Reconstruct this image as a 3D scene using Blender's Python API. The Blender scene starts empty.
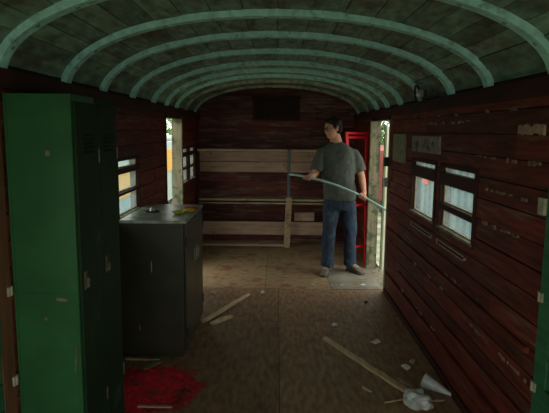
import bpy, bmesh, math, random
from mathutils import Vector, Matrix, noise
random.seed(7)
R = math.radians
SC = bpy.context.scene
COL = SC.collection

# ---------------------------------------------------------------- camera
cd = bpy.data.cameras.new('camera'); cam = bpy.data.objects.new('camera', cd); COL.objects.link(cam)
cd.sensor_width = 36; cd.lens = 35.02; cd.clip_start = 0.02; cd.clip_end = 300
cam.matrix_world = Matrix.Translation((0, 0, 1.6)) @ Matrix.Rotation(R(.15), 4, 'Z') @ Matrix.Rotation(R(90-8.05), 4, 'X') @ Matrix.Rotation(R(.6), 4, 'Z')
SC.camera = cam

# ---------------------------------------------------------------- light
wd = bpy.data.worlds.new('world'); SC.world = wd; wd.use_nodes = True
wn = wd.node_tree; bg = wn.nodes['Background']
tc = wn.nodes.new('ShaderNodeTexCoord'); sx = wn.nodes.new('ShaderNodeSeparateXYZ'); rp = wn.nodes.new('ShaderNodeValToRGB')
wn.links.new(tc.outputs['Generated'], sx.inputs[0]); wn.links.new(sx.outputs['Z'], rp.inputs[0]); wn.links.new(rp.outputs[0], bg.inputs[0])
rp.color_ramp.elements[0].color = (.86, .90, .80, 1); rp.color_ramp.elements[1].color = (.98, 1.0, .93, 1)
bg.inputs[1].default_value = 2.2
vs = SC.view_settings; vs.view_transform = 'Standard'; vs.look = 'None'; vs.gamma = 1; vs.use_curve_mapping = False
vs.exposure = 0.15

def portal(x, y, z, w, h, rot):
    l = bpy.data.lights.new('daylight_portal', 'AREA'); l.shape = 'RECTANGLE'; l.size = w; l.size_y = h
    l.cycles.is_portal = True
    o = bpy.data.objects.new('daylight_portal', l); COL.objects.link(o); o.location = (x, y, z); o.rotation_euler = rot

# openings: (y0, y1, z0, z1)
ZW0, ZW1 = .975, 1.385
WIN_R = [(2.93, 3.55), (3.68, 4.30)]
WIN_L = [(2.95, 3.57), (3.68, 4.26), (6.14, 6.66), (6.76, 7.20)]
DOOR_R = (5.26, 6.16); DOOR_L = (5.36, 6.10)
for a, b in WIN_R: portal(1.22, (a+b)/2, 1.18, ZW1-ZW0, b-a, (0, R(90), 0))
for a, b in WIN_L: portal(-1.22, (a+b)/2, 1.18, ZW1-ZW0, b-a, (0, R(-90), 0))
portal(1.24, sum(DOOR_R)/2, .875, 1.75, .9, (0, R(90), 0))
portal(-1.24, sum(DOOR_L)/2, .875, 1.75, .74, (0, R(-90), 0))
portal(0, -1.78, 1.0, 1.9, 1.85, (R(90), 0, 0))

# ---------------------------------------------------------------- materials
def mat(name, col, rough=.7, var=.25, scale=(6, 6, 6), noise_s=4.0, bump=.15, col2=None, fac2=.5, s2=8.0, sharp=.06,
        island=0.0, metal=0.0, spec=.3, s2v=(1, 1, 1), alpha=None, detail=6):
    """base colour, broken by stretched noise; col2 = worn / peeled patches; island = each board its own tone"""
    m = bpy.data.materials.new(name); m.use_nodes = True
    nt = m.node_tree; N = nt.nodes; L = nt.links; b = N['Principled BSDF']
    b.inputs['Roughness'].default_value = rough; b.inputs['Metallic'].default_value = metal
    b.inputs['Specular IOR Level'].default_value = spec
    t = N.new('ShaderNodeTexCoord'); mp = N.new('ShaderNodeMapping'); mp.inputs['Scale'].default_value = scale
    L.new(t.outputs['Object'], mp.inputs[0])
    n = N.new('ShaderNodeTexNoise'); n.inputs['Scale'].default_value = noise_s; n.inputs['Detail'].default_value = detail
    L.new(mp.outputs[0], n.inputs['Vector'])
    r = N.new('ShaderNodeMapRange'); r.inputs['From Min'].default_value = .3; r.inputs['From Max'].default_value = .7
    r.inputs['To Min'].default_value = 1-var; r.inputs['To Max'].default_value = 1+var
    L.new(n.outputs['Fac'], r.inputs['Value'])
    fac = r.outputs[0]
    if island:
        g = N.new('ShaderNodeNewGeometry'); r2 = N.new('ShaderNodeMapRange')
        r2.inputs['To Min'].default_value = 1-island; r2.inputs['To Max'].default_value = 1+island
        L.new(g.outputs['Random Per Island'], r2.inputs['Value'])
        mm = N.new('ShaderNodeMath'); mm.operation = 'MULTIPLY'; L.new(fac, mm.inputs[0]); L.new(r2.outputs[0], mm.inputs[1]); fac = mm.outputs[0]
    base = N.new('ShaderNodeMix'); base.data_type = 'RGBA'
    vm = N.new('ShaderNodeVectorMath'); vm.operation = 'SCALE'; 
    if col2:
        mp2 = N.new('ShaderNodeMapping'); mp2.inputs['Scale'].default_value = s2v; L.new(t.outputs['Object'], mp2.inputs[0])
        n2 = N.new('ShaderNodeTexNoise'); n2.inputs['Scale'].default_value = s2; n2.inputs['Detail'].default_value = 8; n2.inputs['Roughness'].default_value = .65
        L.new(mp2.outputs[0], n2.inputs['Vector'])
        r3 = N.new('ShaderNodeMapRange'); r3.inputs['From Min'].default_value = fac2; r3.inputs['From Max'].default_value = fac2+sharp
        L.new(n2.outputs['Fac'], r3.inputs['Value']); L.new(r3.outputs[0], base.inputs['Factor'])
    else: base.inputs['Factor'].default_value = 0
    base.inputs[6].default_value = (*col, 1); base.inputs[7].default_value = (*(col2 or col), 1)
    L.new(base.outputs[2], vm.inputs[0]); L.new(fac, vm.inputs['Scale']); L.new(vm.outputs[0], b.inputs['Base Color'])
    if bump:
        bp = N.new('ShaderNodeBump'); bp.inputs['Strength'].default_value = bump; bp.inputs['Distance'].default_value = .01
        L.new(n.outputs['Fac'], bp.inputs['Height']); L.new(bp.outputs[0], b.inputs['Normal'])
    return m

M = {}
M['red_board'] = mat('red_board', (.125, .020, .012), .62, .6, (6, .8, 8), 5, .45, (.15, .095, .055), .54, 6, .2, .32, s2v=(1, .4, 3.2), detail=12)
M['red_board_x'] = mat('red_board_x', (.10, .024, .016), .62, .4, (.5, 6, 6), 5, .4, (.19, .135, .105), .50, 6, .22, .35, s2v=(.45, 1, 3.0), detail=10)
M['red_dark'] = mat('red_dark', (.05, .012, .009), .7, .3, (4, .5, 4), 5, .2)
M['backing'] = mat('backing', (.03, .018, .013), .9, .3)
M['green_board'] = mat('green_board', (.03, .14, .06), .6, .3, (6, .5, 6), 4, .2, island=.15)
M['ceiling'] = mat('ceiling', (.20, .315, .235), .6, .45, (5, 1.5, 5), 5, .25, (.13, .105, .07), .50, 3.4, .16, .30, s2v=(1.2, .6, 1.2))
M['rib'] = mat('rib', (.44, .82, .75), .5, .22, (5, 5, 5), 4, .2, (.27, .48, .42), .58, 9, .08)
M['rib_pale'] = mat('rib_pale', (.40, .40, .31), .55, .3, (5, 5, 5), 4, .2, (.16, .27, .2), .5, 6, .1)
M['floor'] = mat('floor', (.27, .165, .092), .62, .40, (9, 2.5, 2), 3.5, .2, (.21, .10, .06), .50, 4.5, .25, .18, s2v=(1.6, .5, 1), detail=12)
M['floor_grey'] = mat('floor_grey', (.26, .235, .18), .6, .25, (2, 2, 2), 3, .15, (.20, .16, .11), .52, 5, .1)
M['floor_dust'] = mat('floor_dust', (.34, .235, .125), .7, .4, (2.5, 8, 2), 5, .15, (.26, .10, .06), .53, 4, .1, .1)
M['red_spill'] = mat('red_spill', (.74, .022, .04), .8, .4, (8, 8, 8), 3, .2, (.20, .05, .035), .50, 7, .12, detail=10)
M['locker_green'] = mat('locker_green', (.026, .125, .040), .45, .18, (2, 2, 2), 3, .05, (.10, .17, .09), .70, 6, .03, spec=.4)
M['locker_shaded'] = mat('locker_shaded', (.009, .030, .010), .6, .3, (2, 2, 2), 3, .05, (.05, .04, .02), .62, 6, .05, spec=.2)  # same locker green, shade on the doors put into a darker colour
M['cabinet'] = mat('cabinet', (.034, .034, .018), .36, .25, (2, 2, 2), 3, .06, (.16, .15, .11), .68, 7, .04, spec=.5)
M['steel'] = mat('steel', (.35, .34, .30), .4, .2, metal=.8)
M['dark_metal'] = mat('dark_metal', (.03, .03, .028), .5, .2, metal=.3)
M['pale_wood'] = mat('pale_wood', (.42, .31, .18), .7, .3, (8, 1, 8), 5, .3, (.20, .13, .07), .56, 5, .1)
M['pale_wood_x'] = mat('pale_wood_x', (.44, .34, .22), .7, .3, (1, 8, 8), 5, .3, (.22, .15, .10), .56, 5, .1)
M['cream'] = mat('cream', (.44, .295, .21), .65, .25, (.8, 6, 6), 4, .25, (.20, .12, .09), .60, 5, .08, .12)
M['jamb'] = mat('jamb', (.25, .215, .14), .75, .35, (8, 8, 1), 4, .3, (.09, .11, .06), .50, 7, .08)
M['jamb_white'] = mat('jamb_white', (.72, .66, .54), .7, .2, (8, 8, 1), 4, .3)
M['jamb_moss'] = mat('jamb_moss', (.17, .20, .10), .8, .3, (8, 8, 1), 4, .3)
M['blue_grey'] = mat('blue_grey', (.11, .14, .15), .6, .2, (8, 8, 1), 4, .2)
M['notice'] = mat('notice', (.30, .28, .25), .8, .35, (3, 10, 10), 3, .3, (.14, .06, .05), .55, 9, .06)
M['green_panel'] = mat('green_panel', (.25, .25, .16), .8, .3, (3, 8, 8), 3, .2)
M['brown_post'] = mat('brown_post', (.16, .07, .035), .7, .3, (8, 8, 1), 4, .3)
M['rib_bolt'] = mat('rib_bolt', (.22, .40, .35), .6, .3)
M['light_wood'] = mat('light_wood', (.66, .50, .30), .7, .25, (8, 1, 8), 5, .2)
M['cabinet_top'] = mat('cabinet_top', (.26, .27, .22), .32, .5, (3, 3, 3), 4, .06, (.07, .07, .05), .53, 5, .1, spec=.5)  # lightened colour stands in for window daylight on the dusty top
M['worn_metal'] = mat('worn_metal', (.12, .10, .07), .5, .2, metal=.5)
M['brown_flake'] = mat('brown_flake', (.24, .17, .11), .8, .3)
M['orange_red'] = mat('orange_red', (.85, .10, .04), .5, .1)
M['hinge'] = mat('hinge', (.42, .40, .28), .6, .25)
M['ladder'] = mat('ladder', (.95, .016, .035), .35, .05, bump=.05)
M['paper'] = mat('paper', (.75, .76, .74), .8, .08, bump=.1)
M['plastic'] = mat('plastic', (.62, .64, .64), .4, .15, bump=.1, spec=.5)
M['yellow'] = mat('yellow', (.62, .58, .06), .6, .2, bump=0)
M['redpaper'] = mat('redpaper', (.60, .06, .03), .6, .2, bump=0)
M['skin'] = mat('skin', (.60, .29, .19), .55, .08, bump=0)
M['hair'] = mat('hair', (.018, .011, .009), .6, .3, (20, 20, 20), 6, .4)
M['shirt'] = mat('shirt', (.085, .093, .082), .9, .18, (5, 5, 5), 5, .2)
M['denim'] = mat('denim', (.026, .042, .072), .85, .4, (9, 9, 3), 4, .25, (.08, .12, .17), .56, 7, .12)
M['shoe'] = mat('shoe', (.15, .12, .09), .7, .2)
M['sole'] = mat('sole', (.10, .085, .07), .8, .2)
M['lace'] = mat('lace', (.5, .47, .4), .8, .1)
M['glasses'] = mat('glasses', (.015, .013, .012), .3, .1, bump=0)
M['pole'] = mat('pole', (.42, .66, .58), .4, .15, spec=.5)
M['tree'] = mat('tree', (.10, .22, .055), .8, .5, (3, 3, 3), 3, .3)
M['trunk'] = mat('trunk', (.12, .09, .06), .9, .3)
M['pale_ground'] = mat('pale_ground', (.34, .36, .24), .95, .4, (.4, .4, .4), 6, .3, (.42, .40, .34), .5, 1.2, .1)  # paled so the mostly unseen ground bounces daylight up to the roof
M['orange'] = mat('orange', (.72, .36, .03), .5, .15)
M['teal'] = mat('teal', (.12, .33, .27), .5, .15)
M['pale_paint'] = mat('pale_paint', (.42, .50, .48), .5, .15)
M['blue_paint'] = mat('blue_paint', (.24, .35, .40), .5, .15)
M['sheet'] = mat('sheet', (.14, .21, .225), .5, .2, (1, .3, 1), 4, 0, (.20, .19, .21), .5, .9, .1)
M['roof_sheet'] = mat('roof_sheet', (.42, .36, .36), .6, .2)
M['far_red'] = mat('far_red', (.34, .10, .09), .7, .2)
M['far_dark'] = mat('far_dark', (.05, .06, .055), .7, .2)
M['lamp_white'] = mat('lamp_white', (.8, .8, .7), .4, .1)

def glass_mat():
    m = bpy.data.materials.new('dusty_glass'); m.use_nodes = True; nt = m.node_tree; N = nt.nodes; L = nt.links
    N.remove(N['Principled BSDF']); out = N['Material Output']
    tr = N.new('ShaderNodeBsdfTransparent'); tr.inputs[0].default_value = (.86, .92, .92, 1)
    tl = N.new('ShaderNodeBsdfTranslucent'); tl.inputs[0].default_value = (.62, .72, .76, 1)
    gl = N.new('ShaderNodeBsdfGlossy'); gl.inputs['Roughness'].default_value = .05
    t = N.new('ShaderNodeTexCoord'); n = N.new('ShaderNodeTexNoise'); n.inputs['Scale'].default_value = 5; n.inputs['Detail'].default_value = 5
    L.new(t.outputs['Object'], n.inputs['Vector'])
    r = N.new('ShaderNodeMapRange'); r.inputs['To Min'].default_value = .0; r.inputs['To Max'].default_value = .24; L.new(n.outputs['Fac'], r.inputs['Value'])
    a = N.new('ShaderNodeMixShader'); L.new(r.outputs[0], a.inputs[0]); L.new(tr.outputs[0], a.inputs[1]); L.new(tl.outputs[0], a.inputs[2])
    b = N.new('ShaderNodeMixShader'); b.inputs[0].default_value = .04; L.new(a.outputs[0], b.inputs[1]); L.new(gl.outputs[0], b.inputs[2])
    L.new(b.outputs[0], out.inputs[0]); return m
M['glass'] = glass_mat()

# ---------------------------------------------------------------- mesh helpers
def link(name, me, parent=None):
    o = bpy.data.objects.new(name, me); COL.objects.link(o)
    if parent: o.parent = parent
    return o

class MB:
    def __init__(s): s.bm = bmesh.new(); s.mi = 0
    def _mark(s, fs):
        for f in fs: f.material_index = s.mi
    def box(s, x0, x1, y0, y1, z0, z1):
        v = [s.bm.verts.new((x, y, z)) for x in (x0, x1) for y in (y0, y1) for z in (z0, z1)]
        q = [(0, 1, 3, 2), (4, 6, 7, 5), (0, 4, 5, 1), (2, 3, 7, 6), (0, 2, 6, 4), (1, 5, 7, 3)]
        s._mark([s.bm.faces.new([v[i] for i in a]) for a in q]); return v
    def obox(s, c, size, rot=(0, 0, 0)):
        v = s.box(*[w for k in range(3) for w in (-size[k]/2, size[k]/2)])
        m = Matrix.Translation(c) @ (Matrix.Rotation(rot[2], 4, 'Z') @ Matrix.Rotation(rot[1], 4, 'Y') @ Matrix.Rotation(rot[0], 4, 'X'))
        for a in v: a.co = m @ a.co
        return v
    def bar(s, a, b, w, t, up=(0, 0, 1)):
        a, b = Vector(a), Vector(b); d = (b-a).normalized(); u = Vector(up); sd = d.cross(u).normalized(); u = sd.cross(d)
        v = []
        for p in (a, b):
            for i, j in ((-1, -1), (1, -1), (1, 1), (-1, 1)): v.append(s.bm.verts.new(p+sd*i*w/2+u*j*t/2))
        fs = [v[3::-1], v[4:8]]+[[v[i], v[(i+1) % 4], v[4+(i+1) % 4], v[4+i]] for i in range(4)]
        s._mark([s.bm.faces.new(f) for f in fs])
    def loft(s, rings, cap=True):
        vr = [[s.bm.verts.new(p) for p in r] for r in rings]; n = len(vr[0]); fs = []
        for a, b in zip(vr, vr[1:]):
            for i in range(n): fs.append(s.bm.faces.new((a[i], a[(i+1) % n], b[(i+1) % n], b[i])))
        if cap: fs += [s.bm.faces.new(vr[0][::-1]), s.bm.faces.new(vr[-1])]
        s._mark(fs)
    def tube(s, pts, rad, n=12, ends=True):
        pts = [Vector(p) for p in pts]; rad = list(rad) if hasattr(rad, '__len__') else [rad]*len(pts)
        if ends:
            d0 = (pts[0]-pts[1]).normalized(); d1 = (pts[-1]-pts[-2]).normalized(); r0, r1 = rad[0], rad[-1]
            pts = [pts[0]+d0*r0*.95, pts[0]+d0*r0*.6]+pts+[pts[-1]+d1*r1*.6, pts[-1]+d1*r1*.95]
            rad = [r0*.3, r0*.8]+rad+[r1*.8, r1*.3]
        rings = []; ref = None
        for i, p in enumerate(pts):
            d = (pts[min(i+1, len(pts)-1)]-pts[max(i-1, 0)]).normalized()
            if ref is None: ref = d.orthogonal().normalized()
            ref = (ref-d*ref.dot(d)).normalized(); q = d.cross(ref)
            rings.append([p+(ref*math.cos(2*math.pi*k/n)+q*math.sin(2*math.pi*k/n))*rad[i] for k in range(n)])
        s.loft(rings)
    def ell(s, c, r, rot=None, n=16, m=10):
        c = Vector(c); rot = rot or Matrix.Identity(3)
        rings = []
        for j in range(1, m):
            t = math.pi*j/m
            rings.append([c+rot @ Vector((r[0]*math.sin(t)*math.cos(2*math.pi*k/n), r[1]*math.sin(t)*math.sin(2*math.pi*k/n), r[2]*math.cos(t))) for k in range(n)])
        s.loft(rings)
    def prism(s, poly, z0, z1):
        s.loft([[(x, y, z0) for x, y in poly], [(x, y, z1) for x, y in poly]])
    def build(s, name, m, parent=None, bevel=0, smooth=False, rm=0, sm=0):
        bmesh.ops.recalc_face_normals(s.bm, faces=s.bm.faces[:])
        me = bpy.data.meshes.new(name); s.bm.to_mesh(me); s.bm.free()
        for k in (m if isinstance(m, (list, tuple)) else [m]): me.materials.append(M[k])
        if smooth: me.polygons.foreach_set('use_smooth', [True]*len(me.polygons))
        o = link(name, me, parent)
        if bevel:
            b = o.modifiers.new('bevel', 'BEVEL'); b.width = bevel; b.segments = 2; b.limit_method = 'ANGLE'
        if rm:
            r = o.modifiers.new('remesh', 'REMESH'); r.mode = 'VOXEL'; r.voxel_size = rm; r.use_smooth_shade = True
            c = o.modifiers.new('smooth', 'SMOOTH'); c.factor = .5; c.iterations = sm or 4
        return o

def tag(o, label=None, cat=None, group=None, kind=None):
    for k, v in (('label', label), ('category', cat), ('group', group), ('kind', kind)):
        if v: o[k] = v
    return o
def empty(name, loc, rz=0, **kw):
    o = bpy.data.objects.new(name, None); COL.objects.link(o); o.location = loc; o.rotation_euler = (0, 0, rz); o.empty_display_size = .1
    return tag(o, **kw)
def keep(o):   # child built in world coordinates
    if o.parent: 
        p = o.parent; o.matrix_parent_inverse = (Matrix.Translation(p.location) @ Matrix.Rotation(p.rotation_euler.z, 4, 'Z')).inverted()
    return o

# ---------------------------------------------------------------- the van: floor
b = MB()
XJ = .035
ys = [-1.7, .6, 2.75, 4.35, 5.30]
for j, (ya, yb) in enumerate(zip(ys, ys[1:])):
    for xa, xb in ((-1.2, -.45 if j == 1 else -1.2), (-.45 if j == 1 else -1.2, XJ), (XJ, 1.2)):
        if xb > xa: b.box(xa+.002, xb-.002, ya+.002, yb-.002, -.03, random.uniform(-.001, .0005))
b.mi = 1
for xa, xb in ((-1.2, -.1), (-.1, .58)):
    b.box(xa+.002, xb-.002, 5.302, 6.38, -.03, 0); b.box(xa+.002, xb-.002, 6.384, 7.66, -.03, 0)
b.box(.582, 1.2, 6.2, 7.66, -.03, 0)
b.mi = 2
b.box(.582, 1.25, 5.302, 6.197, -.03, .003)
b.mi = 3
b.box(-1.25, 1.27, -1.75, 7.72, -.12, -.031)
tag(b.build('floor', ['floor', 'floor_dust', 'floor_grey', 'backing']), kind='structure')

# ---------------------------------------------------------------- walls
def wall(name, side, y0, y1, opens, m, parent=None):
    """horizontal boards on one side wall with openings cut out, each board a little proud or sunk"""
    b = MB(); X = 1.1*side; H = .114
    zc = [i*H for i in range(17)]; zc[-1] = 1.83
    rnd = random.Random(3+side)
    for i in range(16):
        za, zb = zc[i], zc[i+1]
        cuts = sorted({za, zb} | {z for o in opens for z in (o[2], o[3]) if za < z < zb})
        seams = sorted(rnd.uniform(y0, y1) for _ in range(2))
        offs = [rnd.uniform(-.006, .004) for _ in range(3)]
        for c0, c1 in zip(cuts, cuts[1:]):
            iv = [(y0, y1)]
            for o in opens:
                if o[2] < c1-1e-4 and o[3] > c0+1e-4:
                    iv = [w for (p, q) in iv for w in ((p, min(q, o[0])), (max(p, o[1]), q)) if w[1]-w[0] > .005]
            for p, q in iv:
                pts = [p]+[s for s in seams if p+.05 < s < q-.05]+[q]
                for k in range(len(pts)-1):
                    e0 = .003 if c0 == za else 0; e1 = .003 if c1 == zb else 0
                    k2 = sum(1 for s in seams if s < (pts[k]+pts[k+1])/2)
                    b.box(X-side*offs[k2], X+side*.025, pts[k]+.001, pts[k+1]-.001, c0+e0, c1-e1)
    o = b.build(name, m, parent)
    b = MB()
    ycuts = sorted({y0, y1} | {v for o_ in opens for v in o_[:2] if y0 < v < y1}); 
    for p, q in zip(ycuts, ycuts[1:]):
        mid = (p+q)/2; hs = sorted((o_[2], o_[3]) for o_ in opens if o_[0] < mid < o_[1])
        z = -.1
        for h0, h1 in hs:
            if h0 > z: b.box(X+side*.025, X+side*.07, p, q, z, h0)
            z = h1
        b.box(X+side*.025, X+side*.07, p, q, z, 1.86)
    return o, b.build('outer_boarding', 'backing', o)
opR = [(a, c, ZW0, ZW1) for a, c in WIN_R]+[(DOOR_R[0], DOOR_R[1], 0, 1.75)]
opL = [(a, c, ZW0, ZW1) for a, c in WIN_L]+[(DOOR_L[0], DOOR_L[1], 0, 1.75)]
near = [(.20, .80, .90, 1.45), (.90, 1.5, .90, 1.45), (-1.3, -.2, 0, 1.75)]  # unseen windows and doorways beside the camera, added to light the front
wr, _ = wall('wall_right', 1, 2.15, 7.6, opR, 'red_board')
wl, _ = wall('wall_left', -1, 2.15, 7.6, opL, 'red_board')
for w, s in ((wr, 1), (wl, -1)):
    tag(w, kind='structure')
    n_, _ = wall('near_boarding', s, -1.7, 2.05, near, 'green_board', w)
    b = MB(); b.box(min(s*1.075, s*1.17), max(s*1.075, s*1.17), -1.7, 7.6, 1.755, 1.835); b.build('top_plate', 'red_dark', w, .006)
    b = MB(); b.box(min(s*1.085, s*1.1), max(s*1.085, s*1.1), 2.16, 5.2, .0, .05)
    b.build('skirting', 'red_dark', w, .004)
for s in (1, -1):
    portal(s*1.22, .85, 1.18, .55, 1.3, (0, R(90*s), 0)); portal(s*1.22, -.75, .875, 1.75, 1.1, (0, R(90*s), 0))

# strips and boards fixed on the right wall
def wall_piece(name, s, y0, y1, z0, z1, m, parent, t=.012, slope=0, bev=.002, rag=0):
    b = MB(); X = s*1.1; xs = sorted((X-s*t-s*.004, X+s*.005))
    if rag:
        n = 14; P = []
        for i in range(n+1): P.append((y0+(y1-y0)*i/n+random.uniform(-.3, .3)*(y1-y0)/n*(0 < i < n), z0+random.uniform(-1, 1)*rag))
        for i in range(n, -1, -1): P.append((y0+(y1-y0)*i/n+random.uniform(-.3, .3)*(y1-y0)/n*(0 < i < n), z1+random.uniform(-1, 1)*rag))
        b.loft([[(x, y, z) for y, z in P] for x in xs])
    else:
        v = b.box(xs[0], xs[1], y0, y1, z0, z1)
        for a in v: a.co.z += (a.co.y-y0)*slope
    return b.build(name, m, parent, bev if not rag else 0)
wall_piece('notice_board', 1, 3.60, 4.33, 1.455, 1.575, 'notice', wr, .01)
wall_piece('pale_panel', 1, 4.56, 5.02, 1.34, 1.585, 'green_panel', wr, .008)
wall_piece('paint_patch', 1, 2.215, 2.45, 1.60, 1.635, 'cream', wr, .003, rag=.008)
wall_piece('corner_plate', 1, 2.15, 2.20, 1.27, 1.34, 'hinge', wr, .01)
for y0, y1, z, h in ((2.2, 5.15, .66, .028), (2.2, 4.6, .36, .024), (2.3, 5.1, .22, .02)):
    wall_piece('batten', 1, y0, y1, z, z+h, 'red_board', wr, .018)
for y0, y1, z in ((2.3, 2.8, 1.305), (3.1, 3.9, 1.66), (2.5, 3.4, .70), (2.25, 3.2, .37), (3.2, 4.5, .25), (2.2, 2.9, 1.47), (2.3, 4.3, 1.71), (2.3, 2.9, 1.13), (3.1, 4.9, .58), (2.2, 2.9, .53)):   # flaked edges of boards
    for k in range(9):
        a = random.uniform(y0, y1); w_ = random.uniform(.015, .06)
        wall_piece('paint_flake', 1, a, a+w_, z+random.uniform(-.01, .008), z+random.uniform(.006, .014), 'brown_flake', wr, .0015, rag=.002)

# end wall
b = MB(); rnd = random.Random(5)
for i in range(21):
    z0 = i*.11; z1 = z0+.11
    seam = [-1.1]+sorted(rnd.uniform(-.9, .9) for _ in range(2))+[1.1]
    for p, q in zip(seam, seam[1:]): b.box(p+.001, q-.001, 7.6-rnd.uniform(-.004, .006), 7.63, z0+.002, z1-.002)
wb = tag(b.build('wall_back', 'red_board_x'), kind='structure')
b = MB(); b.box(-1.17, 1.17, 7.63, 7.70, -.1, 2.4); b.build('outer_boarding', 'backing', wb)
b = MB(); b.box(-.31, .29, 7.575, 7.6, 1.765, 2.06); b.build('blocked_window', 'backing', wb, .004)
b = MB()
for a in ((-.34, -.31, 1.74, 2.085), (.29, .32, 1.74, 2.085), (-.34, .32, 1.74, 1.765), (-.34, .32, 2.06, 2.085)): b.box(a[0], a[1], 7.565, 7.6, a[2], a[3])
b.build('window_trim', 'red_dark', wb)

# unseen wall behind the camera, its wide opening added for front light
b = MB()
for x0, x1, z0, z1 in ((-1.17, -.95, -.1, 2.4), (.95, 1.17, -.1, 2.4), (-.95, .95, 1.95, 2.4), (-.95, .95, -.1, .05)): b.box(x0, x1, -1.75, -1.68, z0, z1)
tag(b.build('wall_front', 'green_board'), kind='structure')

# ---------------------------------------------------------------- roof
RN = 2.1; ZE, ZC = 1.80, 2.182
def arch(off, n=48, ze=ZE, d=0):
    a = 1.1+off; h = ZC-ze+off; P = []
    for i in range(n+1):
        t = math.pi*i/n; c, s_ = math.cos(t), math.sin(t)
        P.append((-a*math.copysign(abs(c)**(2/RN), c), ze+h*abs(s_)**(2/RN)))
    return P
b = MB()
NB = 22
P = arch(.034, NB*3)
Q = arch(.05, NB*3)
for k in range(NB):          # boards along the roof, butt-jointed
    js = [-1.7]+sorted(random.Random(k).uniform(-1, 7) for _ in range(2))+[7.62]
    for y0, y1 in zip(js, js[1:]):
        inn = [P[k*3+i] for i in range(4)]; out = [Q[k*3+i] for i in range(4)]
        e = random.Random(k*7+y0).uniform(-.002, .002)
        ring = lambda y: [(p[0]*(1+e), y, p[1]+e) for p in inn]+[(p[0], y, p[1]) for p in out[::-1]]
        r0, r1 = ring(y0+.001), ring(y1-.001)
        # gap between neighbours
        for r in (r0, r1):
            for (i, j) in ((0, 1), (3, 2)):
                v = Vector(r[i]).lerp(Vector(r[j]), .05); r[i] = tuple(v)
        b.loft([r0, r1])
ce = tag(b.build('ceiling', 'ceiling'), kind='structure')
b = MB(); Q2 = arch(.0515); Q3 = arch(.11)
for i in range(48):
    b.loft([[(Q2[i][0], y, Q2[i][1]), (Q2[i+1][0], y, Q2[i+1][1]), (Q3[i+1][0], y, Q3[i+1][1]), (Q3[i][0], y, Q3[i][1])] for y in (-1.75, 7.7)])
b.build('roof_skin', 'backing', ce)
RY = [-1.2, -.55, .12, .8, 1.5, 2.19, 2.87, 3.48, 4.18, 4.88, 5.45, 6.0, 6.62, 7.38]
for k, y in enumerate(RY):
    b = MB(); I = arch(0, 64); O = arch(.037, 64)
    hw = .031 if y < 6.5 else .026
    I = [p for p in I if p[1] > 1.815]; n = len(I)
    O = [p for p in O if p[1] > 1.80]
    O = O[(len(O)-n)//2:(len(O)-n)//2+n] if len(O) >= n else O
    I = I[:len(O)]
    b.loft([[(i[0], y-hw, i[1]), (i[0], y+hw, i[1]), (o_[0], y+hw, o_[1]), (o_[0], y-hw, o_[1])] for i, o_ in zip(I, O)])
    b.mi = 1 if y < 6.5 else 0
    for j in range(5, n-4, 5):      # bolt heads
        p = I[j]; q = I[j+1]; d = Vector((q[0]-p[0], 0, q[1]-p[1])).normalized(); nn = Vector((-d.z, 0, d.x)); c = Vector((p[0], y, p[1]))
        r = [[c+nn*h+(d*math.cos(a*math.pi/4)+Vector((0, 1, 0))*math.sin(a*math.pi/4))*.010 for a in range(8)] for h in (.004, -.004)]
        b.loft(r)
    b.build('roof_rib', ['rib', 'rib_bolt'] if y < 6.5 else 'rib_pale', ce)

# ---------------------------------------------------------------- windows
def window(k, s, y0, y1, panes, frame='red_dark'):
    """panes: z intervals; frame bars fill what is between"""
    e = empty(f'window_{k}', (s*1.1, (y0+y1)/2, ZW0), kind='structure')
    b = MB(); xs = sorted((s*1.092, s*1.16)); w = .012
    b.box(*xs, y0-.02, y0+w, ZW0-.02, ZW1+.02); b.box(*xs, y1-w, y1+.02, ZW0-.02, ZW1+.02)
    b.box(*xs, y0+w, y1-w, ZW1-.008, ZW1+.02)
    for (a0, a1), (c0, c1) in zip(panes, panes[1:]): b.box(*xs, y0+w, y1-w, a1, c0)
    keep(b.build('window_frame', frame, e, .003))
    b = MB(); b.box(*sorted((s*1.085, s*1.13)), y0-.01, y1+.01, ZW0-.006, ZW0+.010); keep(b.build('window_sill', 'jamb', e, .003))
    for a0, a1 in panes:
        b = MB(); b.box(*sorted((s*1.125, s*1.129)), y0+w, y1-w, a0, a1); keep(b.build('glass_pane', 'glass', e))
        b = MB(); b.box(*sorted((s*1.118, s*1.128)), y1-w-.012, y1-w, a0, a1); b.box(*sorted((s*1.118, s*1.128)), y0+w, y1-w-.012, a0, a0+.008)
        keep(b.build('pane_bead', 'pale_wood', e))
p3 = [(ZW0+.01, 1.100), (1.140, 1.265), (1.338, 1.377)]
p2 = [(ZW0+.01, 1.262), (1.338, 1.377)]
window(1, 1, *WIN_R[0], p3); window(2, 1, *WIN_R[1], p2)
pl = [(ZW0+.01, 1.132), (1.152, 1.285), (1.325, 1.380)]
for i, (a, c) in enumerate(WIN_L): window(3+i, -1, a, c, pl)
# slots below the right-hand windows: pale lined finger slots
for (y0, y1) in ((3.01, 3.55), (3.69, 4.25)):
    b = MB()
    for a in ((y0, y1, .887, .894), (y0, y1, .862, .869), (y0, y0+.01, .862, .894), (y1-.01, y1, .862, .894)): b.box(1.086, 1.104, *a)
    o = b.build('ledge_frame', 'cream', wr); o['label'] = 'pale slot frame under the window'
    b = MB(); b.box(1.092, 1.104, y0+.01, y1-.01, .869, .887); b.build('ledge_slot', 'backing', wr)

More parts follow.
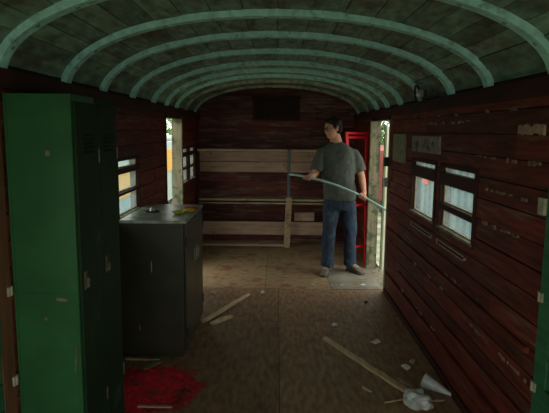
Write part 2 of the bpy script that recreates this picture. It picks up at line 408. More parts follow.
# ---------------------------------------------------------------- doorways
def doorway(k, s, y0, y1):
    e = empty(f'door_{k}', (s*1.1, y0, 0), kind='structure')
    X = lambda a, c: sorted((s*a, s*c))
    b = MB(); b.box(*X(1.072, 1.19), y1-.005, y1+.055, 0, 1.75)
    keep(b.build('far_jamb', 'jamb', e, .004))
    b = MB(); b.box(*X(1.095, 1.18), y0-.055, y0+.005, 0, 1.75); keep(b.build('near_jamb', 'jamb_moss' if s > 0 else 'backing', e, .004))
    b = MB(); b.box(*X(1.075, 1.18), y0-.05, y1+.05, 1.72, 1.757); keep(b.build('lintel', 'red_dark', e, .004))
    b = MB(); b.box(*X(1.10, 1.22), y0, y1, -.05, .004); keep(b.build('threshold', 'jamb', e, .004))
    return e
dr = doorway(1, 1, *DOOR_R); dl = doorway(2, -1, *DOOR_L)
b = MB()
b.box(1.05, 1.095, 5.19, 5.262, 1.27, 1.36); keep(b.build('latch_plate', 'dark_metal', dr, .004))
b = MB(); b.box(1.045, 1.095, 5.19, 5.262, 1.07, 1.16); keep(b.build('door_bracket', 'steel', dr, .006))
b = MB()
b.box(1.225, 1.248, 6.10, 6.14, .0, 1.68)
keep(b.build('outer_post', 'jamb_moss', dr, .003))
b = MB(); b.box(1.252, 1.30, 6.12, 6.17, .0, 1.66); keep(b.build('outer_post', 'jamb_white', dr, .003))

# posts where the boarding changes
for k, s in ((1, 1), (2, -1)):
    b = MB(); b.box(*sorted((s*1.099, s*1.17)), 2.05, 2.15, 0, 1.80)
    o = tag(b.build(f'trim_{k}', 'green_board' if s > 0 else 'brown_post', None, .004), kind='structure')
    for z in (.935, .545):
        b = MB(); b.box(*sorted((s*1.090, s*1.10)), 2.115, 2.15, z-.022, z+.018); b.tube([(s*1.090, 2.133, z-.022), (s*1.090, 2.133, z+.018)], .005, 8, False)
        b.build('hinge', 'hinge', o, .002)

# ---------------------------------------------------------------- lockers
def locker(y0, y1, label, near_side):
    e = empty('locker', (-.95, (y0+y1)/2, 0), label=label, cat='locker', group='tall steel lockers against the left wall')
    x0, x1, H = -1.098, -.812, 1.74
    b = MB(); b.box(x0, x1-.015, y0, y1, .0, H)
    keep(b.build('body', 'locker_green' if near_side else 'locker_shaded', e, .004))
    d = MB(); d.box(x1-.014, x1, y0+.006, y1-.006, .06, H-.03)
    door = keep(d.build('door', 'locker_shaded', e, .003)); 
    yc = (y0+y1)/2
    for zv in (1.50, .20):
        b = MB()
        for i in range(5): b.bar((x1+.002, yc-.06, zv+i*.018), (x1+.002, yc+.06, zv+i*.018), .010, .006, (1, 0, .6))
        b.box(x1-.001, x1+.0005, yc-.065, yc+.065, zv-.012, zv+.084)
        b.build('vent_louvres', 'locker_shaded', door)
    b = MB(); b.box(x1, x1+.006, y0+.025, y0+.055, .92, 1.0); b.box(x1+.006, x1+.02, y0+.032, y0+.048, .93, .97)
    h = b.build('handle', 'worn_metal', door, .002); h['label'] = 'worn metal locker handle'
    for zz in (.3, 1.45):
        b = MB(); b.tube([(x1+.001, y1-.01, zz), (x1+.001, y1-.01, zz+.06)], .006, 8, False); b.build('hinge', 'worn_metal', door)
    if near_side:
        b = MB()
        b.box(x0, x1-.016, y0-.002, y0+.0, .905, .911); b.box(x0, x0+.01, y0-.004, y0, 0, H); b.box(x1-.026, x1-.016, y0-.004, y0, 0, H)
        keep(b.build('side_seam', 'locker_green', e))
        for c_, s_ in (((-.90, y0-.002, .885), (.045, .002, .012)), ((-.97, y0-.002, .80), (.012, .002, .012)), ((-.85, y0-.002, .62), (.004, .002, .12)), ((-.93, y0-.002, 1.50), (.018, .002, .022))):
            b = MB(); b.obox(c_, s_, (0, .1, 0)); keep(b.build('paint_chip', 'brown_flake', e))
    return e
locker(2.175, 2.455, 'tall green steel locker nearest the camera, its bright green side panel facing us', True)
locker(2.459, 2.735, 'tall shaded green steel locker behind the nearest one, only its vented door showing', False)

# ---------------------------------------------------------------- steel cabinet
e = empty('cabinet', (-.84, 4.05, 0), label='squat dark olive steel cabinet on the floor below the left windows', cat='cabinet')
x0, x1, y0, y1, H = -1.075, -.615, 3.60, 4.42, .985
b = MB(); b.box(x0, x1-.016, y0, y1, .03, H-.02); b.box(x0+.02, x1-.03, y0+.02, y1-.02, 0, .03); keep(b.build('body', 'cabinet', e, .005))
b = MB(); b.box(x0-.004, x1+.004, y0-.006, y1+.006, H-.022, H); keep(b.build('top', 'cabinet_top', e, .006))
for a, c, hy in ((y0+.006, 4.008, 3.96), (4.012, y1-.006, 4.06)):
    b = MB(); b.box(x1-.015, x1, a, c, .05, H-.03); d = keep(b.build('door', 'cabinet', e, .004))
    b = MB(); b.box(x1, x1+.006, hy-.02, hy+.02, .62, .72); b.tube([(x1+.018, hy, .63), (x1+.018, hy, .71)], .006, 8); b.build('handle', 'steel', d, .002)
    yy = a+.004 if a < 4 else c-.004
    for zz in (.15, .8):
        b = MB(); b.tube([(x1, yy, zz), (x1, yy, zz+.07)], .007, 8, False); b.build('hinge', 'dark_metal', d)
b = MB(); b.box(-.86, -.854, y0-.0018, y0, .62, .70); keep(b.build('scratch', 'hinge', e)); b = MB(); b.box(-.95, -.947, y0-.0018, y0, .2, .24); o = keep(b.build('scratch', 'hinge', e))
# things on it
ZT = .985
def crumple(name, c, size, m, seed, label, cat, group=None, n=20, rough=.35):
    b = MB(); b.ell((0, 0, 0), size, None, n, max(6, n//2))
    for v in b.bm.verts:
        d = noise.noise(Vector((v.co.x/size[0], v.co.y/size[1], v.co.z/size[2]))*1.6+Vector((seed*3.1, 0, 0)))
        d2 = noise.noise(v.co/min(size)*1.5+Vector((0, seed*2.7, 0)))
        v.co *= 1+rough*d*1.6+rough*d2*.6
    zmin = min(v.co.z for v in b.bm.verts)
    for v in b.bm.verts: v.co.z -= zmin
    o = b.build(name, m, None); o.location = c; o.rotation_euler.z = seed
    return tag(o, label, cat, group)
crumple('snack_wrapper', (-.725, 3.90, ZT), (.055, .03, .012), 'yellow', 1, 'crumpled yellow wrapper on the cabinet top, nearest its front right corner', 'wrapper')
crumple('snack_wrapper', (-.665, 4.02, ZT), (.03, .045, .011), 'yellow', 2, 'small yellow wrapper behind the larger one on the cabinet top', 'wrapper')
crumple('paper_scrap', (-.67, 4.16, ZT), (.05, .03, .010), 'redpaper', 3, 'red paper scrap at the back right of the cabinet top', 'paper')
def lump_plate():
    t = empty('pipe_fitting', (-.93, 3.97, ZT), label='dark metal fitting with a round flange lying on the cabinet top', cat='fitting')
    b = MB(); b.tube([(-.93, 3.97, ZT+.006), (-.93, 3.97, ZT+.012)], .055, 20, False); keep(b.build('flange', 'dark_metal', t, .002))
    b = MB(); b.tube([(-.93, 3.97, ZT+.012), (-.93, 3.97, ZT+.024)], [.022, .017], 12, True); keep(b.build('stub', 'steel', t))
lump_plate()

# ---------------------------------------------------------------- shelving across the end wall
e = empty('shelving', (0, 7.4, 0), label='low timber shelving with pale edged shelves across the red end wall', cat='shelving')
sh = []
for x0, x1, y0, z0, z1, m in ((-1.085, .72, 7.30, 1.318, 1.352, 'cream'), (-1.085, .80, 7.32, .640, .668, 'pale_wood_x'), (-1.085, .80, 7.30, .600, .618, 'pale_wood_x'), (-1.07, .13, 7.26, .012, .042, 'cream')):
    b = MB(); b.box(x0, x1, y0, 7.59, z0, z1); keep(b.build('shelf', m, e, .003))
for x0, x1, z0, z1, y, m in ((-1.085, .60, 1.17, 1.305, 7.57, 'cream'), (-1.085, .60, 1.02, 1.162, 7.572, 'cream'), (-1.085, .74, .15, .335, 7.40, 'cream'), (.26, .54, .35, .47, 7.41, 'cream')):
    b = MB(); b.box(x0, x1, y, y+.018, z0, z1); keep(b.build('back_board', m, e, .002))
b = MB(); b.box(.150, .192, 7.268, 7.298, .62, 1.35); o = keep(b.build('post', 'blue_grey', e, .003)); o['label'] = 'blue grey upper post'
b = MB(); b.bar((.155, 7.262, .0), (.178, 7.262, .70), .085, .022, (0, 1, 0)); o = keep(b.build('post', 'pale_wood', e, .003)); o['label'] = 'bare wood lower post'
b = MB(); b.box(-1.095, -1.06, 7.27, 7.30, 0, 1.32); o = keep(b.build('post', 'red_dark', e, .003))

# ---------------------------------------------------------------- red ladder
e = empty('ladder', (.95, 6.4, 0), label='bright red metal ladder standing upright behind the man beside the right doorway', cat='ladder')
for xa, xb in ((.93, .815), (1.10, 1.075)):
    dy = (1.085-xb)*-.5
    b = MB(); b.bar((xa, 6.36+dy, 0), (xb, 6.42+dy, 1.60), .040, .022, (-.5, 1, 0)); keep(b.build('rail', 'ladder', e, .004))
for z in (1.585, 1.535, .735, .225):
    y = 6.36+.06*z/1.6-.002
    b = MB(); b.bar((.93-.115*z/1.6, y-.13, z+(.02 if z < .3 else 0)), (1.088, y-.005, z), .028, .018, (-.5, 1, 0)); keep(b.build('rung', 'ladder', e, .003))

# ---------------------------------------------------------------- lamp and cable at the right eave
e = empty('wall_lamp', (1.06, 3.93, 1.86), label='small pale lamp fitting with dark cable under the right eave', cat='lamp')
b = MB(); b.tube([(1.065, 3.99, 1.875), (1.035, 3.93, 1.885), (1.0, 3.86, 1.865)], [.017, .022, .018], 14); keep(b.build('lamp_body', 'lamp_white', e, 0, True))
b = MB(); b.obox((1.08, 4.0, 1.87), (.02, .07, .07)); keep(b.build('mounting_plate', 'dark_metal', e, .003))
b = MB(); b.tube([(1.075, 4.22, 1.82), (1.06, 4.17, 1.86), (1.04, 4.12, 1.92), (1.03, 4.07, 1.945), (1.03, 4.0, 1.93), (1.04, 3.96, 1.89)], .007, 8)
b.tube([(1.05, 3.9, 1.87), (1.06, 3.8, 1.845), (1.065, 3.65, 1.85), (1.07, 3.5, 1.838), (1.072, 3.4, 1.825)], .006, 8); keep(b.build('cable', 'dark_metal', e, 0, True))

# ---------------------------------------------------------------- litter on the floor
def blob(cx, cy, rx, ry, seed, n=90, rag=.34):
    P = []
    for i in range(n):
        a = 2*math.pi*i/n; r = 1+rag*noise.noise(Vector((math.cos(a)*2.2, math.sin(a)*2.2, seed)))*2+rag*.4*noise.noise(Vector((math.cos(a)*7, math.sin(a)*7, seed)))
        P.append((cx+rx*r*math.cos(a), cy+ry*r*math.sin(a)))
    return P
b = MB(); b.prism([(max(x, -.31), y) for x, y in blob(0, 0, .40, .36, 4.2)], .0005, .0025)
m = M['red_spill']; nt = m.node_tree; N = nt.nodes; L = nt.links     # thin ragged edge: the powder thins out to bare floor
t = N.new('ShaderNodeTexCoord'); vl = N.new('ShaderNodeVectorMath'); vl.operation = 'LENGTH'; L.new(t.outputs['Object'], vl.inputs[0])
n = N.new('ShaderNodeTexNoise'); n.inputs['Scale'].default_value = 9; n.inputs['Detail'].default_value = 12; n.inputs['Roughness'].default_value = .7; L.new(t.outputs['Object'], n.inputs['Vector'])
a = N.new('ShaderNodeMath'); a.operation = 'MULTIPLY_ADD'; L.new(n.outputs['Fac'], a.inputs[0]); a.inputs[1].default_value = .55; L.new(vl.outputs['Value'], a.inputs[2])
k = N.new('ShaderNodeMapRange'); k.inputs['From Min'].default_value = .48; k.inputs['From Max'].default_value = .62; k.inputs['To Min'].default_value = .95; k.inputs['To Max'].default_value = 0
L.new(a.outputs[0], k.inputs['Value']); L.new(k.outputs[0], N['Principled BSDF'].inputs['Alpha'])
sp = b.build('pigment_spill', 'red_spill'); sp.location = (-.76, 3.14, 0)
tag(sp, 'ragged patch of spilled bright red powder on the floor before the cabinet', 'spill')

def stick(name, a, c, w, t, m, label, cat='stick', group=None, taper=.6):
    b = MB(); a, c = Vector(a), Vector(c); d = (c-a).normalized(); sd = Vector((-d.y, d.x, 0)).normalized(); n = 10; rings = []
    rr = random.Random(label)
    for i in range(n+1):
        p = a.lerp(c, i/n); k = 1-(1-taper)*(abs(i/n-.5)*2)**4; q = rr.uniform(-.004, .004)*(w/.03)
        rings.append([p+sd*(w/2*k+q), p+sd*(-w/2*k+q), p+sd*(-w/2*k+q)+Vector((0, 0, t)), p+sd*(w/2*k+q)+Vector((0, 0, t))])
    b.loft(rings); return tag(b.build(name, m), label, cat, group)
stick('timber_batten', (.385, 3.97, .001), (.925, 2.93, .001), .040, .018, 'light_wood', 'long pale timber batten lying slantwise on the floor at right', taper=.9)
stick('timber_lath', (-.600, 4.30, .001), (-.255, 5.08, .001), .045, .014, 'light_wood', 'longest pale lath on the floor beside the cabinet, reaching furthest back', group='laths beside the cabinet')
stick('timber_lath', (-.575, 4.28, .0155), (-.35, 4.82, .0155), .022, .012, 'light_wood', 'thin lath lying along the longest one beside the cabinet', group='laths beside the cabinet')
stick('timber_lath', (-.53, 4.26, .001), (-.372, 4.45, .001), .05, .016, 'light_wood', 'short stubby piece of pale wood to the right of the laths by the cabinet', group='laths beside the cabinet')
stick('wood_splinter', (.56, 3.19, .001), (.605, 3.12, .001), .016, .006, 'light_wood', 'small tan splinter on the open floor below the long batten')
stick('wood_splinter', (.66, 2.99, .001), (.81, 3.045, .001), .010, .005, 'light_wood', 'thin straw-coloured splinter crossing under the batten end')
stick('wood_scrap', (.80, 3.30, .001), (.91, 3.12, .001), .035, .012, 'pale_wood', 'yellowish broken wood scrap between the white cone and the batten', 'scrap', 'broken wood scraps by the cone')
stick('wood_scrap', (.90, 3.02, .001), (1.03, 3.03, .001), .022, .010, 'pale_wood', 'broken wood scrap below the white cone', 'scrap', 'broken wood scraps by the cone')
stick('wood_scrap', (.82, 3.26, .0135), (.88, 3.17, .0135), .03, .01, 'cream', 'pale wood scrap lying on the yellowish one', 'scrap', 'broken wood scraps by the cone')
stick('wood_scrap', (-1.04, 3.55, .004), (-.80, 3.54, .004), .02, .012, 'pale_wood', 'pale strip of wood along the foot of the cabinet', 'scrap')
stick('wood_scrap', (-.88, 3.40, .004), (-.80, 3.53, .004), .05, .006, 'jamb_moss', 'grey green sliver on the red spill by the cabinet', 'scrap')
stick('wood_scrap', (-.79, 2.91, .004), (-.59, 2.905, .004), .022, .008, 'cream', 'pale strip at the near edge of the red spill', 'scrap')
# rolled white cone: an open sheet rolled up
b = MB(); a = Vector((.945, 3.19, .048)); c = Vector((1.090, 3.085, .010)); d = (c-a).normalized(); q = d.orthogonal().normalized(); u = d.cross(q); rings = []
for i in range(13):
    t = i/12; r = .050*(1-t)+.008*t; p = a.lerp(c, t); p.z = r+.001
    rings.append([p+(q*math.cos(2*math.pi*k/24)+u*math.sin(2*math.pi*k/24))*r for k in range(24)])
b.loft(rings, False); o = b.build('paper_cone', 'plastic', None, 0, True)
s_ = o.modifiers.new('thick', 'SOLIDIFY'); s_.thickness = .003; s_.offset = -1
tag(o, 'white sheet rolled into a cone on the floor against the right wall', 'cone')
crumple('plastic_bag', (.835, 2.93, 0), (.075, .085, .045), 'plastic', 4, 'crumpled pale grey plastic bag at the near end of the batten', 'bag', n=36, rough=.28)
crumple('paper_scrap', (.90, 3.47, 0), (.035, .022, .012), 'paper', 5, 'torn white paper between the batten and the right wall, nearer of the pair', 'paper', 'paper scraps on the floor')
crumple('paper_scrap', (.965, 3.55, 0), (.018, .020, .014), 'cream', 6, 'tiny cream paper wad just beyond the torn white paper at right', 'paper', 'paper scraps on the floor')
crumple('paper_scrap', (.778, 3.90, 0), (.040, .022, .012), 'paper', 7, 'white paper scrap alone on the floor beyond the batten', 'paper', 'paper scraps on the floor')
crumple('paper_scrap', (.50, 4.26, 0), (.028, .022, .010), 'paper', 8, 'small white paper bit near the far end of the batten', 'paper', 'paper scraps on the floor')
crumple('paper_scrap', (.88, 4.62, 0), (.022, .03, .008), 'notice', 9, 'grey scrap on the dark floor, furthest along the right wall', 'paper', 'paper scraps on the floor')
crumple('dirt_clod', (.86, 4.86, 0), (.022, .014, .010), 'dark_metal', 10, 'small dark lump on the floor before the pale doorway boards', 'debris')
crumple('paper_scrap', (-.12, 5.14, 0), (.030, .018, .010), 'paper', 11, 'small bright paper bit beyond the tips of the laths', 'paper', 'paper scraps on the floor')
crumple('paper_scrap', (-.61, 5.10, 0), (.035, .022, .008), 'notice', 12, 'greyish scrap on the floor beside the cabinet beyond the laths', 'paper', 'paper scraps on the floor')
crumple('paper_scrap', (.93, 5.46, .003), (.03, .014, .006), 'paper', 13, 'white chips on the grey board in the right doorway', 'paper', 'paper scraps on the floor')
crumple('paper_scrap', (.70, 5.42, .003), (.016, .012, .006), 'paper', 14, 'tiny white chip on the grey board at the feet of the man', 'paper', 'paper scraps on the floor')
crumple('paper_scrap', (.40, 5.45, 0), (.02, .012, .006), 'paper', 15, 'white chip on the floor just left of the grey board', 'paper', 'paper scraps on the floor')

# ---------------------------------------------------------------- the man
man = empty('person', (.71, 5.95, 0), label='man in grey t-shirt and blue jeans standing with head turned left, holding a long pole', cat='person')
Y = 5.92
def ring(c, rx, ry, rz=0, n=28, tilt=0, e=2.3):
    P = []
    for k in range(n):
        t = 2*math.pi*k/n; ct, st = math.cos(t), math.sin(t)
        x = rx*math.copysign(abs(ct)**(2/e), ct); y = ry*math.copysign(abs(st)**(2/e), st)
        P.append(Vector((c[0]+x*math.cos(rz)-y*math.sin(rz), c[1]+x*math.sin(rz)+y*math.cos(rz), c[2]+x*tilt)))
    return P
TR = [  # torso: z, cx, dy, rx, ry
    (.86, .712, 0, .165, .115), (.95, .705, 0, .155, .112), (1.05, .695, -.01, .150, .115), (1.15, .688, -.01, .158, .115), (1.25, .682, -.005, .172, .115),
    (1.33, .676, 0, .178, .108), (1.40, .672, .005, .165, .092), (1.45, .668, .01, .118, .070), (1.485, .663, .01, .068, .058)]
def torso(b, g=0.0, z0=0, zs=None):
    rows = [r for r in TR if r[0] >= z0]
    b.loft([ring((cx, Y+dy, z), rx+g, ry+g, -.12, tilt=-.02) for z, cx, dy, rx, ry in rows])
SR, ER, HR = Vector((.500, 5.92, 1.375)), Vector((.425, 5.87, 1.130)), Vector((.345, 5.69, 1.118))     # his right arm (left in view)
SL, EL, HL = Vector((.862, 5.93, 1.365)), Vector((.948, 5.94, 1.115)), Vector((.955, 5.75, .945))
HH, KH = Vector((.63, Y, .86)), Vector((.800, Y, .86))
RK, RA = Vector((.598, 5.885, .50)), Vector((.590, 5.93, .085))
LK, LA = Vector((.838, 5.92, .50)), Vector((.862, 6.02, .085))
# head frame: looks to view-left and a little toward the camera, slightly down
HC = Vector((.610, 5.89, 1.632))
fdir = Vector((-.90, -.43, -.14)).normalized(); side = fdir.cross(Vector((0, 0, 1))).normalized(); up = side.cross(fdir)
HM = Matrix((fdir, side, up)).transposed()
hp = lambda f, s, u: HC+fdir*f+side*s+up*u
b = MB()
torso(b)
b.ell((.715, Y, .86), (.155, .11, .10))
b.tube([(.668, Y+.012, 1.42), (.655, Y+.008, 1.50), (.630, Y, 1.57), (.622, Y, 1.62)], [.070, .064, .062, .058], 16)
# skull, jaw, face
b.ell(hp(-.012, 0, .030), (.096, .075, .086), HM, 20, 14)
b.ell(hp(.022, 0, -.030), (.064, .058, .082), HM, 18, 12)
b.ell(hp(.048, 0, -.075), (.030, .034, .026), HM)
b.tube([hp(.074, 0, .012), hp(.094, 0, -.020), hp(.092, 0, -.030)], [.009, .012, .011], 10)
b.ell(hp(.078, .012, -.027), (.012, .008, .008), HM); b.ell(hp(.078, -.012, -.027), (.012, .008, .008), HM)
b.ell(hp(.074, 0, -.052), (.014, .022, .006), HM); b.ell(hp(.072, 0, -.063), (.013, .019, .007), HM)
b.ell(hp(.068, 0, .028), (.020, .046, .010), HM)
for s in (-1, 1): b.ell(hp(-.012, s*.074, -.004), (.017, .008, .030), HM); b.ell(hp(.048, s*.032, -.022), (.022, .02, .022), HM)
# arms
b.tube([SR+Vector((.012, 0, -.02)), SR.lerp(ER, .4), ER, ER.lerp(HR, .35), ER.lerp(HR, .85), HR], [.048, .048, .040, .040, .027, .025], 14)
b.tube([SL+Vector((-.012, 0, -.02)), SL.lerp(EL, .4), EL, EL.lerp(HL, .35), EL.lerp(HL, .85), HL], [.048, .048, .040, .040, .027, .025], 14)
# legs under the jeans
for h, k, a in ((HH, RK, RA), (KH, LK, LA)):
    b.tube([h, h.lerp(k, .5), k, k.lerp(a, .35), a], [.085, .075, .055, .056, .038], 14)
# pole line and hands that close round it
PP = [Vector(p) for p in ((.148, 5.70, 1.142), (.235, 5.67, 1.135), (.327, 5.64, 1.118), (.47, 5.61, 1.090), (.62, 5.59, 1.047), (.76, 5.585, .992), (.915, 5.58, .925), (1.03, 5.51, .865), (1.15, 5.42, .80), (1.34, 5.30, .70))]
PR = .012
def hand(b, wrist, c, ax, thumb_sign):
    """fist round the pole: palm on the wrist side, four fingers curling over, thumb along the other way"""
    ax = ax.normalized(); w = (wrist-c); w = (w-ax*w.dot(ax)).normalized(); t = ax.cross(w)
    rr = PR+.008
    pc = c+w*(PR+.016)
    b.tube([wrist, wrist.lerp(pc, .5), pc+w*.010], [.025, .026, .026], 12)
    b.tube([pc-ax*.030, pc+ax*.030], [.0165, .0165], 12)
    for i, ln in enumerate((.92, 1.0, .95, .78)):
        o_ = ax*(-.033+.022*i)*thumb_sign*-1
        pts = []
        for k in range(7):
            an = R(25+k*36*ln); pts.append(c+o_+(w*math.cos(an)-t*math.sin(an))*(rr+.003))
        b.tube(pts, [.0092, .0095, .009, .009, .0085, .008, .0072], 8)
    o_ = ax*.040*thumb_sign
    b.tube([pc+o_*.5, c+o_*.95+(w*.5+t*.9)*rr*1.05, c+o_*.8+(t*.85-w*.5)*rr*1.1, c+o_*.4-w*rr*1.0+t*.004], [.014, .0115, .010, .008], 8)
a1 = (PP[3]-PP[1]); hand(b, HR, PP[2], a1, 1)
a2 = (PP[7]-PP[5]); hand(b, HL, PP[6], a2, -1)
keep(b.build('body', 'skin', man, 0, False, .006, 2))
# hair
b = MB()
b.ell(hp(-.022, 0, .046), (.097, .082, .083), HM, 20, 14); b.ell(hp(-.052, 0, .000), (.060, .078, .072), HM, 18, 12)
b.ell(hp(.052, 0, .088), (.036, .058, .026), HM)
for s in (-1, 1): b.ell(hp(.000, s*.070, .030), (.026, .012, .036), HM)
for v in b.bm.verts: v.co += Vector((noise.noise(v.co*45), noise.noise(v.co*45+Vector((5, 0, 0))), noise.noise(v.co*45+Vector((0, 5, 0)))))*.008
keep(b.build('hair', 'hair', man, 0, False, .006, 1))
# eyes and glasses
for s in (-1, 1):
    b = MB(); b.ell(hp(.070, s*.030, .008), (.011, .013, .009), HM, 12, 8); o = keep(b.build('eye', 'paper', man, 0, True))
    b = MB(); b.ell(hp(.079, s*.030, .008), (.004, .006, .006), HM, 10, 6); keep(b.build('iris', 'glasses', o, 0, True)); o.children[0].matrix_parent_inverse = Matrix.Identity(4)
b = MB()
for s in (-1, 1):
    n = 14; pts = [hp(.090-.006*abs(math.cos(2*math.pi*k/n)), s*.032+.024*math.cos(2*math.pi*k/n), .008+.017*math.sin(2*math.pi*k/n)) for k in range(n+1)]
    b.tube(pts, .0028, 6, False)
    b.tube([hp(.084, s*.057, .012), hp(.04, s*.076, .012), hp(-.015, s*.082, .010)], .0026, 6)
b.tube([hp(.092, -.010, .010), hp(.092, .010, .010)], .0028, 6)
keep(b.build('glasses', 'glasses', man, 0, True))
# t-shirt
b = MB()
rows = [(.850, .712, 0, .176, .130), (.87, .712, 0, .178, .132)]+[(z, cx, dy, rx+.014+(.012 if z < 1.2 else 0), ry+.016) for z, cx, dy, rx, ry in TR if z > .9]
rows[-1] = (1.490, .662, .01, .064, .060)
b.loft([ring((cx, Y+dy, z), rx, ry, -.12, tilt=-.02, n=40) for z, cx, dy, rx, ry in rows])
for S, E in ((SR, ER), (SL, EL)):
    d = (E-S).normalized()
    b.tube([S+Vector((.06 if S is SR else -.06, 0, .006)), S+Vector((0, 0, -.012)), S+d*.08, S+d*.16, S+d*.215], [.058, .066, .069, .071, .074], 18, False)
for v in b.bm.verts:
    v.co += Vector((0, 1, 0))*.007*noise.noise(Vector((v.co.x*9, v.co.y*4, v.co.z*6)))*2
o = keep(b.build('t_shirt', 'shirt', man, 0, False, .010, 4))
tx = bpy.data.textures.new('folds', 'CLOUDS'); tx.noise_scale = .11
dm = o.modifiers.new('folds', 'DISPLACE'); dm.texture = tx; dm.strength = .028; dm.mid_level = .5
# jeans
b = MB()
b.loft([ring((.712, Y, z), rx, ry, -.1, n=32) for z, rx, ry in ((.90, .158, .117), (.84, .166, .124), (.78, .165, .122), (.74, .150, .110))])
for h, k, a in ((HH, RK, RA), (KH, LK, LA)):
    b.tube([h+Vector((0, 0, -.03)), h.lerp(k, .35), h.lerp(k, .7), k, k.lerp(a, .35), k.lerp(a, .75), a+Vector((0, 0, .0))], [.094, .094, .083, .075, .074, .071, .076], 18, False)
for v in b.bm.verts: v.co.x += .006*noise.noise(v.co*9)
o = keep(b.build('jeans', 'denim', man, 0, False, .010, 3))
dm = o.modifiers.new('folds', 'DISPLACE'); dm.texture = tx; dm.strength = .026; dm.mid_level = .5
b = MB(); b.loft([ring((.712, Y, z), .170, .128, -.1, n=32) for z in (.868, .90)]); keep(b.build('belt', 'dark_metal', man))
# shoes
def shoe(heel, ang):
    d = Vector((math.cos(ang), math.sin(ang), 0)); q = Vector((-d.y, d.x, 0)); heel = Vector(heel)
    def rg(t, w, z0, z1, n=16):
        c = heel+d*t; return [c+q*w*math.copysign(abs(math.cos(2*math.pi*k/n))**.8, math.cos(2*math.pi*k/n))+Vector((0, 0, (z0+z1)/2+(z1-z0)/2*math.sin(2*math.pi*k/n))) for k in range(n)]
    b = MB(); b.loft([rg(-.002, .020, .03, .07), rg(.015, .036, .015, .095), (rg(.06, .040, .015, .105)), rg(.10, .040, .015, .100), rg(.15, .045, .015, .080), rg(.20, .048, .015, .064), rg(.245, .042, .015, .050), rg(.268, .022, .018, .036)])
    u = keep(b.build('shoe', 'shoe', man, 0, True, .007, 2))
    b = MB(); P = []
    out = [(-.008, .018), (.0, .034), (.05, .040), (.10, .040), (.16, .048), (.21, .051), (.255, .043), (.276, .020)]
    P = [heel+d*t+q*w for t, w in out]+[heel+d*t-q*w for t, w in out[::-1]]
    b.loft([[p+Vector((0, 0, z)) for p in P] for z in (.002, .024)]); keep(b.build('sole', 'sole', u, .004))
    b = MB()
    for t in (.10, .125, .15, .175): zz = .104-.28*(t-.09)+.0; b.tube([heel+d*t+q*.026+Vector((0, 0, zz-.008)), heel+d*t+Vector((0, 0, zz)), heel+d*t-q*.026+Vector((0, 0, zz-.008))], .0035, 6)
    keep(b.build('laces', 'lace', u))
    for c in u.children: c.matrix_parent_inverse = Matrix.Identity(4)
    u.matrix_parent_inverse = Matrix.Translation(man.location).inverted()
shoe((.600, 6.00, .0), R(-105)); shoe((.840, 6.07, .0), R(-55))

# the pole
b = MB()
def cat(P, n=6):
    o = []
    for i in range(len(P)-1):
        p0, p1, p2, p3 = P[max(i-1, 0)], P[i], P[i+1], P[min(i+2, len(P)-1)]
        for k in range(n):
            t = k/n; o.append(.5*((2*p1)+(p2-p0)*t+(2*p0-5*p1+4*p2-p3)*t*t+(3*p1-p0-3*p2+p3)*t**3))
    return o+[P[-1]]
b.tube(cat(PP), PR, 14)
tag(b.build('pole', 'pole', None, 0, True), 'long slightly bent pale green pole held by the man, passing out of the right doorway', 'pole')

# ---------------------------------------------------------------- outside
b = MB(); b.box(-40, 40, -20, 60, -1.2, -1.0); tag(b.build('ground', 'pale_ground'), kind='structure')
# left: a yellow and teal coach standing on the next track
e = empty('coach', (-4.3, 14, -1), label='yellow and teal railway coach seen through the left windows', cat='coach')
b = MB(); b.box(-5.4, -3.35, 7.6, 22, -.6, 1.25); keep(b.build('coach_body', 'pale_paint', e, .03))
b = MB(); b.box(-5.3, -3.45, 7.7, 21.9, 1.25, 1.4); keep(b.build('coach_roof', 'pale_paint', e, .05))
for y0, y1, z0, z1, m in ((8.5, 12.1, .12, .80, 'orange'), (12.15, 13.2, -.55, 1.0, 'teal'), (13.3, 16.0, .12, .8, 'orange'), (16.05, 17.0, .35, 1.0, 'orange'), (17.1, 18.4, -.5, 1.0, 'teal'), (18.45, 21.5, -.5, .9, 'teal')):
    b = MB(); b.box(-3.352, -3.30, y0, y1, z0, z1); keep(b.build('side_panel', m, e, .01))
b = MB(); b.box(-3.352, -3.31, 8.5, 12.1, -.5, .05); keep(b.build('side_panel', 'blue_paint', e, .01))
for yy in (9, 11, 18, 20):
    b = MB(); b.tube([(-3.7, yy, -.65), (-3.6, yy, -.65)], .34, 24, False); b.tube([(-3.6, yy, -.65), (-3.55, yy, -.65)], .10, 12, False); keep(b.build('wheel', 'far_dark', e))
b = MB(); b.box(-5.2, -3.6, 8, 21.5, -.75, -.6); keep(b.build('underframe', 'far_dark', e))
# right: ribbed metal shed
e = empty('shed', (4.2, 11, -1), label='pale blue grey ribbed metal shed seen through the right windows', cat='shed')
b = MB(); P = []
n = 150
for i in range(n+1):
    y = 6.5+9.3*i/n; P.append((3.42+.05*[0, 1, 1, 0, 0, 0][i % 6], y))
P += [(5.6, 15.8), (5.6, 6.5)]
b.prism(P, -1.0, 1.0); keep(b.build('shed_wall', 'sheet', e))
b = MB(); b.loft([[(3.30, y, .98), (5.7, y, 1.5), (5.7, y, 1.56), (3.30, y, 1.05)] for y in (6.4, 15.9)]); keep(b.build('shed_roof', 'roof_sheet', e))
b = MB(); b.box(3.37, 3.42, 11.85, 12.3, .45, .62); o = keep(b.build('red_plate', 'orange_red', e, .01)); o['label'] = 'red plate on the shed'
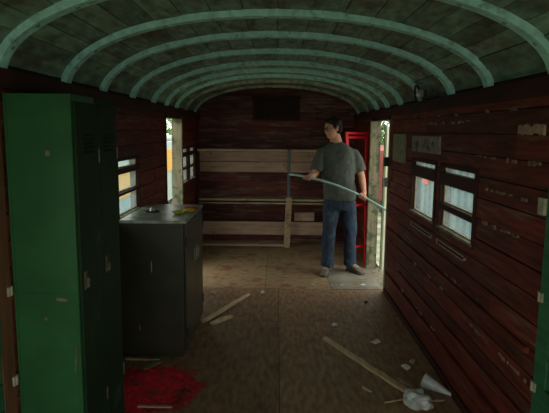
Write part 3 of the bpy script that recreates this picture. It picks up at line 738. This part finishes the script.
# right, further on: low red wagon
e = empty('wagon', (4.2, 19, -1), label='dull red wagon outside the right doorway', cat='wagon')
b = MB(); b.box(3.1, 5.2, 16.3, 23, -.5, 1.05); keep(b.build('wagon_body', 'far_red', e, .02))
b = MB()
for i in range(9): b.box(3.06, 3.1, 16.4+i*.8, 16.46+i*.8, -.5, 1.05)
b.box(3.05, 3.1, 16.3, 23, 1.0, 1.1); keep(b.build('wagon_ribs', 'far_dark', e))
for yy in (17.3, 21.5):
    b = MB(); b.tube([(3.4, yy, -.6), (3.5, yy, -.6)], .40, 24, False); keep(b.build('wheel', 'far_dark', e))
b = MB(); b.box(3.3, 5.0, 16.6, 22.7, -.66, -.5); keep(b.build('underframe', 'far_dark', e))
def tree(x, y, h, r, seed, label):
    e = empty('tree', (x, y, -1), label=label, cat='tree', group='trees beyond the tracks')
    rr = random.Random(seed)
    b = MB(); b.tube([(x, y, -1), (x+.1, y, h*.3-1), (x, y+.1, h*.6-1)], [.16, .12, .06], 8); keep(b.build('trunk', 'trunk', e))
    b = MB()
    for k in range(2600):
        a, u_ = rr.uniform(0, 6.283), rr.uniform(-1, 1); q = (1-u_*u_)**.5; rad = r*(.55+.5*rr.random())*(1+.25*math.sin(a*3+seed)*q)
        c = Vector((x+rad*q*math.cos(a), y+rad*q*math.sin(a), -1+h*.60+u_*h*.42*(.7+.3*rr.random())))
        s = .09+.07*rr.random(); d = Vector((rr.gauss(0, 1), rr.gauss(0, 1), rr.gauss(0, .6))).normalized(); w = d.orthogonal().normalized()
        vs_ = [b.bm.verts.new(c+d*s), b.bm.verts.new(c+w*s*.5), b.bm.verts.new(c-d*s), b.bm.verts.new(c-w*s*.5)]; b.bm.faces.new(vs_)
    keep(b.build('crown', 'tree', e))
tree(-4.6, 26, 4.2, 2.2, 1, 'dark leafy tree beyond the coach, seen through the left doorway')
tree(-10.5, 24, 5.5, 2.6, 2, 'leafy tree standing behind the coach roof')
tree(5.2, 27, 4.6, 2.0, 3, 'leafy tree beyond the red wagon, seen through the right doorway')
tree(8.0, 20, 5.4, 2.6, 4, 'leafy tree beyond the ribbed shed roof')
